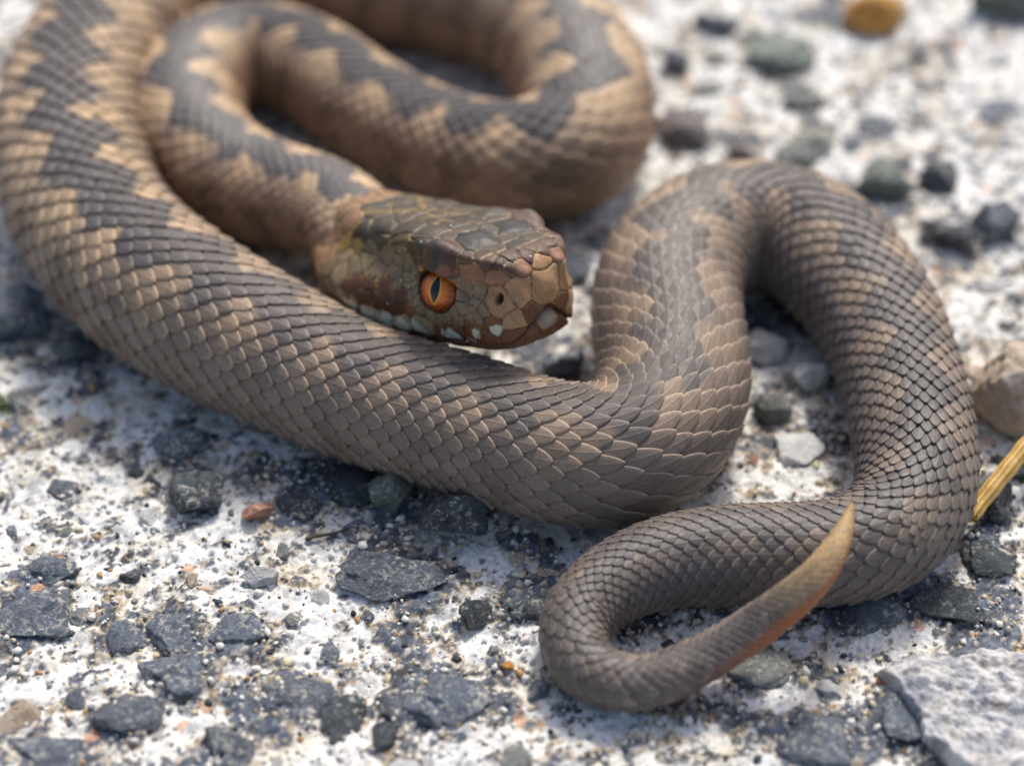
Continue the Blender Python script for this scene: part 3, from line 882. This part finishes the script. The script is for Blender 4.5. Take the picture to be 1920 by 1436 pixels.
# loose stones lying on the ground, each a thing of its own
loose = [
    # label, material, px, py, rx, ry, half height, sink, rot, seed, angular
    ("charcoal angular rock wedged under the front coil of the snake", 'dark', 852, 990, 90, 80, 3.6, .20, .35, 11, .50),
    ("olive grey pebble beside the charcoal rock under the snake", 'green', 738, 938, 46, 48, 2.4, .2, .2, 12, .7),
    ("small salmon pink pebble lying on pale cement beside the dark lump", 'pink', 487, 963, 33, 26, 1.1, .15, .5, 13, .6),
    ("knobbly dark lump of stone near the salmon pink pebble", 'dark', 375, 936, 56, 52, 2.4, .25, 0, 14, .7),
    ("orange yellow pebble standing apart on the blurred pale ground", 'orange', 1640, 42, 58, 50, 3.0, .15, .2, 15, .9),
    ("large dark olive stone behind the orange yellow pebble", 'green', 1880, 15, 85, 48, 3.4, .2, -.2, 16, .7),
    ("grey green lump of stone behind the right loop of the snake", 'green', 1660, 350, 55, 62, 2.6, .38, .3, 17, .7),
    ("dark upright stone beside the grey green lump", 'dark', 1762, 345, 38, 48, 2.6, .38, 0, 18, .7),
    ("rounded blue grey stone with a dark flat stone at its foot", 'blue', 1862, 425, 54, 55, 2.8, .38, 0, 19, .75),
    ("flat dark stone at the foot of the rounded blue grey stone", 'dark', 1775, 448, 70, 32, 1.2, .2, -.4, 20, .65),
    ("big speckled tan pebble touching the straw", 'tan', 1898, 770, 84, 100, 4.8, .22, .5, 21, .94),
    ("angular white stone inside the right loop below its arch", 'white', 1437, 655, 42, 48, 1.8, .3, .3, 22, .6),
    ("smooth white stone in the right loop against the descending body", 'white', 1524, 718, 40, 46, 1.9, .25, -.2, 23, .65),
    ("flat bright white chip in the right loop above the tail", 'white', 1490, 836, 56, 40, 1.2, .3, .1, 24, .58),
    ("greyish chip between the white stones of the right loop", 'grey', 1455, 760, 44, 36, 1.4, .3, .2, 25, .6),
    ("grey stone with a red brown edge behind the right loop of the snake", 'red', 1290, 245, 62, 52, 2.0, .38, .3, 26, .62),
    ("thin reddish sliver touching the top of the right loop", 'red', 1390, 290, 52, 22, 1.0, .2, -.75, 27, .6),
    ("teal grey stone on the blurred ground by the upper coil", 'green', 1455, 115, 74, 60, 2.8, .38, .4, 28, .7),
    ("small dark stone beside the outer bend of the upper coil", 'blue', 1268, 118, 30, 32, 1.8, .2, 0, 29, .7),
    ("small orange brown grain near the tail loop", 'orange', 952, 1243, 15, 11, .45, .15, 0, 30, .7),
    ("small lilac grey pebble next to the orange brown grain", 'grey', 926, 1216, 17, 12, .5, .15, .2, 31, .7),
    ("flattened whitish pebble on the open pale cement", 'white', 492, 1090, 40, 24, .9, .25, 0, 32, .68),
    ("black stone beneath the end of the straw", 'dark', 1862, 945, 46, 48, 2.2, .3, .4, 33, .65),
    ("bluish stone against the outer left coil of the snake", 'blue', 35, 610, 66, 62, 3.2, .25, .1, 34, .7),
    ("round dark pebble under the outer left coil of the snake", 'dark', 140, 665, 48, 40, 2.2, .2, 0, 35, .72),
    ("smooth blocky blue grey stone below the left coil", 'blue', 332, 836, 64, 40, 1.7, .3, .1, 36, .6),
    ("dark stone in the gap between the chin and the front coil", 'blue', 1062, 690, 46, 36, 1.6, .3, .1, 37, .65),
]
for lab, mk, px, py, rx, ry, hz, sink, rz, seed, ang in loose:
    me = rock_mesh("rock", seed, ang, 5, 0.15)
    me.materials.append(SM[mk])
    nm = "pebble" if rx < 50 else "rock"
    o = place_rock(nm, me, px, py, rx, ry, hz, sink, rz)
    tag(o, lab, "pebble" if nm == "pebble" else "stone")

# aggregate set into the cement: parts of the ground
body_xy = path[::12, :2]; body_r = prad[::12]
r_ = np.random.default_rng(99)
count = 0
taken = [tuple(P(l[2], l[3], 0)[:2]) + (l[4] / 19.0,) for l in loose]
embedded = [(760, 1075, 100, 45, 'blue'), (330, 1190, 62, 44, 'blue'), (325, 1262, 55, 42, 'blue'), (60, 1150, 66, 50, 'blue'), (230, 1185, 40, 30, 'blue'), (455, 1180, 50, 32, 'blue'),
            (250, 1340, 66, 36, 'blue'), (560, 1300, 70, 40, 'blue'), (640, 1340, 50, 40, 'dark'), (870, 1300, 60, 46, 'blue'), (810, 1330, 50, 40, 'blue'), (640, 905, 60, 40, 'dark'),
            (560, 950, 40, 30, 'dark'), (1690, 1340, 50, 40, 'blue'), (1540, 1385, 70, 46, 'blue'), (1430, 1250, 60, 36, 'grey'), (1000, 1140, 40, 30, 'dark'), (890, 1155, 36, 26, 'dark'),
            (110, 1060, 46, 30, 'blue'), (420, 1400, 54, 30, 'blue'), (90, 1410, 70, 40, 'blue'), (1770, 1130, 60, 40, 'dark'), (1850, 1050, 46, 34, 'dark'), (1640, 1150, 60, 34, 'blue')]
for i, (px, py, rx, ry, mk) in enumerate(embedded):
    o = place_rock("stone", variant(i % 9, mk), px, py, rx * 1.25, ry * 1.25, 1.1, .53, r_.uniform(-.5, .5))
    o.parent = ground
    taken.append((o.location.x / S, o.location.y / S, rx / 19.0)); count += 1
tries = 0
while count < 250 and tries < 5000:
    tries += 1
    px, py = r_.uniform(-40, 1960), r_.uniform(-40, 1480)
    p = P(px, py, 0)
    size = min(0.5 + r_.exponential(0.7), 2.6) * (1 + 0.014 * max(p[1], 0))
    if (np.hypot(body_xy[:, 0] - p[0], body_xy[:, 1] - p[1]) - body_r * 0.75).min() < size: continue
    if any(math.hypot(p[0] - t[0], p[1] - t[1]) < (size + t[2]) * 0.8 for t in taken): continue
    mk = r_.choice(['dark', 'blue', 'grey', 'white', 'tan', 'pink'], p=[.20, .30, .17, .23, .08, .02] if p[1] < 15 else [.06, .22, .30, .32, .08, .02])
    me = variant(int(r_.integers(0, 9)), mk)
    o = bpy.data.objects.new("stone", me); col.objects.link(o); o.parent = ground
    hz = size * r_.uniform(0.4, 0.65)
    o.location = Vector((p[0] * S, p[1] * S, (gz(p[0], p[1]) + hz * r_.uniform(-0.55, 0.1)) * S))
    o.scale = (size * S * r_.uniform(.8, 1.3), size * S * r_.uniform(.7, 1.1), hz * S)
    o.rotation_euler = (r_.uniform(-.3, .3), r_.uniform(-.3, .3), r_.uniform(0, 6.3))
    taken.append((p[0], p[1], size)); count += 1

# pale chipped slab of cement at the lower right
poly = [(1650, 1242), (1700, 1222), (1800, 1226), (1930, 1215), (2080, 1290), (2090, 1480), (1960, 1530), (1850, 1440), (1775, 1395), (1725, 1320), (1685, 1272)]
pp = np.array([P(a, b, 1.6)[:2] for a, b in poly]); pc = pp.mean(0)
ang = np.linspace(0, 2 * np.pi, 220, endpoint=False)
pa = np.arctan2(pp[:, 1] - pc[1], pp[:, 0] - pc[0]); pr = np.hypot(pp[:, 0] - pc[0], pp[:, 1] - pc[1])
o_ = np.argsort(pa); pa, pr = pa[o_], pr[o_]
rr2 = np.interp(np.mod(ang + np.pi, 2 * np.pi) - np.pi, np.concatenate([pa - 2 * np.pi, pa, pa + 2 * np.pi]), np.concatenate([pr] * 3))
rr2 = rr2 + 0.22 * fbm(np.cos(ang) * 6, np.sin(ang) * 6, 4, 77, 0.65)
rings = [(f_, 1) for f_ in np.concatenate([[0.002], np.linspace(0.02, 0.94, 90)])] + [(.96, .97), (.98, .85), (1.0, .55), (1.01, 0.1), (1.0, -.6)]
vv, cc_ = [], []
for f_, hk in rings:
    x = pc[0] + np.cos(ang) * rr2 * f_; y = pc[1] + np.sin(ang) * rr2 * f_
    top = 1.2 + 0.5 * fbm(x / 5, y / 5, 4, 88, 0.6) + 0.26 * fbm(x / 1.3, y / 1.3, 4, 89, 0.65)
    vv.append(np.stack([x, y, top * hk], 1))
    n_ = sstep(-0.1, 0.5, fbm(x / 3.5, y / 3.5, 5, 90, 0.65))[:, None]
    n2_ = sstep(0.25, 0.5, fbm(x / 1.4, y / 1.4, 4, 92, 0.65))[:, None]
    c0 = lin(206, 204, 202) * (1 - n_ * .75) + lin(138, 142, 152) * n_ * .75
    cc_.append(c0 * (1 - n2_ * .5) + lin(120, 110, 96) * n2_ * .5)
slab = add_obj("cement_slab", mesh_from("cement_slab", np.concatenate(vv), grid_quads(len(rings), len(ang), True), color=np.concatenate(cc_)), mat_ground)
tag(slab, "pale broken slab with a dark crack along its edge", "slab")

# dry straw
def tube(points, radii, nseg, groove=0.0):
    points = np.array(points); n = len(points)
    tg = np.gradient(points, axis=0); tg /= np.linalg.norm(tg, axis=1)[:, None]
    sd0 = np.cross(tg, [0, 0, 1.0]); sd0 /= np.linalg.norm(sd0, axis=1)[:, None]; u0 = np.cross(sd0, tg)
    a = np.linspace(0, 2 * np.pi, nseg, endpoint=False)
    g = 1 - groove * (0.5 + 0.5 * np.cos(a * 9)) ** 2
    return (points[:, None] + (sd0[:, None] * np.cos(a)[None, :, None] + u0[:, None] * np.sin(a)[None, :, None]) * (np.array(radii)[:, None] * g[None])[:, :, None]).reshape(-1, 3)
pA = P(1818, 968, 1.6); pB = P(2010, 735, 5.5)
nn = 60; tl = np.linspace(0, 1, nn)
spts = pA[None] * (1 - tl[:, None]) + pB[None] * tl[:, None]
spts[:, 2] += 0.35 * np.sin(tl * np.pi)
radii = 0.86 * (1 + 0.05 * np.sin(tl * 40)) * (0.94 + 0.06 * tl)
outer = tube(spts, radii, 45, 0.10)
inner = tube(spts[:12][::-1], (radii * 0.62)[:12][::-1], 45, 0.0)
order = np.concatenate([inner, outer])
order[len(inner):len(inner) + 45] += rng.normal(0, .08, (45, 3))
stv = order
straw_c = np.tile(lin(226, 186, 100), (len(stv), 1)) * (0.85 + 0.3 * rng.random((len(stv), 1)))
stripe = np.tile((np.cos(np.linspace(0, 2 * np.pi, 45, endpoint=False) * 9) > 0.3)[:, None], (len(stv) // 45, 1))
straw_c = np.where(stripe, straw_c * np.array([.62, .55, .5]), straw_c)
straw = add_obj("straw", mesh_from("straw", stv, grid_quads(len(stv) // 45, 45, True), color=straw_c), mat_snake)
tag(straw, "broken golden straw stalk leaning on the tan pebble beside the snake", "straw")

# grit: loose crumbs of cement and sand all over the ground, too many to count
ico = bmesh.new(); bmesh.ops.create_icosphere(ico, subdivisions=1, radius=1.0)
iv = np.array([v.co[:] for v in ico.verts]); it = np.array([[v.index for v in f.verts] for f in ico.faces]); ico.free()
NG = 9000
r_ = np.random.default_rng(321)
gpx = r_.uniform(-60, 1980, NG * 2); gpy = r_.uniform(-60, 1500, NG * 2)
gp = np.array([P(a, b, 0)[:2] for a, b in zip(gpx, gpy)])
dmin = np.full(len(gp), 99.0)
for k in range(0, len(body_xy)):
    dmin = np.minimum(dmin, np.hypot(gp[:, 0] - body_xy[k, 0], gp[:, 1] - body_xy[k, 1]) - body_r[k] * 0.6)
gp = gp[dmin > 0.3][:NG]; NG = len(gp)
gzv = ground_fields(gp[:, 0], gp[:, 1])[0]
gs = np.clip(0.07 + r_.exponential(0.10, NG), 0.07, 0.38)
sc3 = gs[:, None] * r_.uniform(0.65, 1.35, (NG, 3)); sc3[:, 2] *= 0.75
rot = r_.uniform(0, 2 * np.pi, NG)
lv = iv[None] * (1 + r_.normal(0, 0.26, (NG, len(iv), 1))) * sc3[:, None, :]
cr_, sr2 = np.cos(rot)[:, None], np.sin(rot)[:, None]
gv2 = np.stack([lv[:, :, 0] * cr_ - lv[:, :, 1] * sr2 + gp[:, 0:1], lv[:, :, 0] * sr2 + lv[:, :, 1] * cr_ + gp[:, 1:2], lv[:, :, 2] + (gzv + 0.25 * gs)[:, None]], -1).reshape(-1, 3)
pal = np.array([lin(232, 228, 218), lin(214, 198, 164), lin(150, 152, 150), lin(70, 76, 84), lin(48, 50, 54), lin(190, 150, 100)])
gcol = pal[r_.choice(6, NG, p=[.48, .20, .15, .08, .04, .05])]
gcol = np.repeat(gcol[:, None], len(iv), 1).reshape(-1, 3)
gt = (it[None] + (np.arange(NG) * len(iv))[:, None, None]).reshape(-1, 3)
grit = add_obj("grit", mesh_from("grit", gv2, None, gt, color=gcol, smooth=False), mat_ground)
grit["kind"] = "stuff"
grit["label"] = "loose white and dark grit scattered over the cement"
grit["category"] = "grit"

# a tuft of moss and a wood splinter
def blade_tuft(px, py, nb, hgt, seed):
    r_ = np.random.default_rng(seed)
    p = P(px, py, 0); g = gz(p[0], p[1])
    V, Q, Cc = [], [], []
    for b_ in range(nb):
        a = r_.uniform(0, 2 * np.pi); lean = r_.uniform(0.2, 1.1); h_ = hgt * r_.uniform(.5, 1.1)
        o3 = np.array([p[0] + r_.normal(0, .7), p[1] + r_.normal(0, .7), g - 0.1])
        d = np.array([math.cos(a), math.sin(a), 0]); w_ = np.array([-d[1], d[0], 0]) * hgt * 0.10
        n0 = len(V)
        for t in np.linspace(0, 1, 5):
            c = o3 + d * lean * h_ * t ** 1.6 + np.array([0, 0, h_ * t * (1 - 0.25 * t)])
            k = (1 - t) * (0.6 + 1.6 * t) + 0.04
            V += [c - w_ * k, c + np.array([0, 0, -.04]) * k, c + w_ * k]
            cl = lin(96, 122, 44) * (0.7 + 0.6 * r_.random()); Cc += [cl] * 3
        for j in range(4):
            for m in range(2):
                Q.append([n0 + j * 3 + m, n0 + j * 3 + m + 1, n0 + j * 3 + m + 4, n0 + j * 3 + m + 3])
    return mesh_from("moss_tuft", np.array(V), np.array(Q), color=np.array(Cc))
moss = add_obj("moss_tuft", blade_tuft(8, 752, 34, 1.7, 5), mat_snake)
tag(moss, "tiny green moss tuft on the cement below the outer left coil", "moss")
tw = np.linspace(0, 1, 24)[:, None]
e0, e1 = P(572, 1014, 0), P(656, 992, 0)
tp = e0 * (1 - tw) + e1 * tw
tp[:, 2] = max(gz(*e0[:2]), gz(*e1[:2])) + 0.28 + 0.12 * np.sin(tw[:, 0] * 7)
tr = 0.20 * (1 - 0.5 * tw[:, 0]) * (1 + 0.15 * np.sin(tw[:, 0] * 23)); tr[0] *= .4; tr[-1] *= .2
tv2 = tube(tp, tr, 9)
twig = add_obj("splinter", mesh_from("splinter", tv2, grid_quads(24, 9, True), color=np.tile(lin(70, 58, 46), (len(tv2), 1))), mat_snake)
tag(twig, "thin dark wood splinter lying on the pale cement near the olive grey pebble", "splinter")
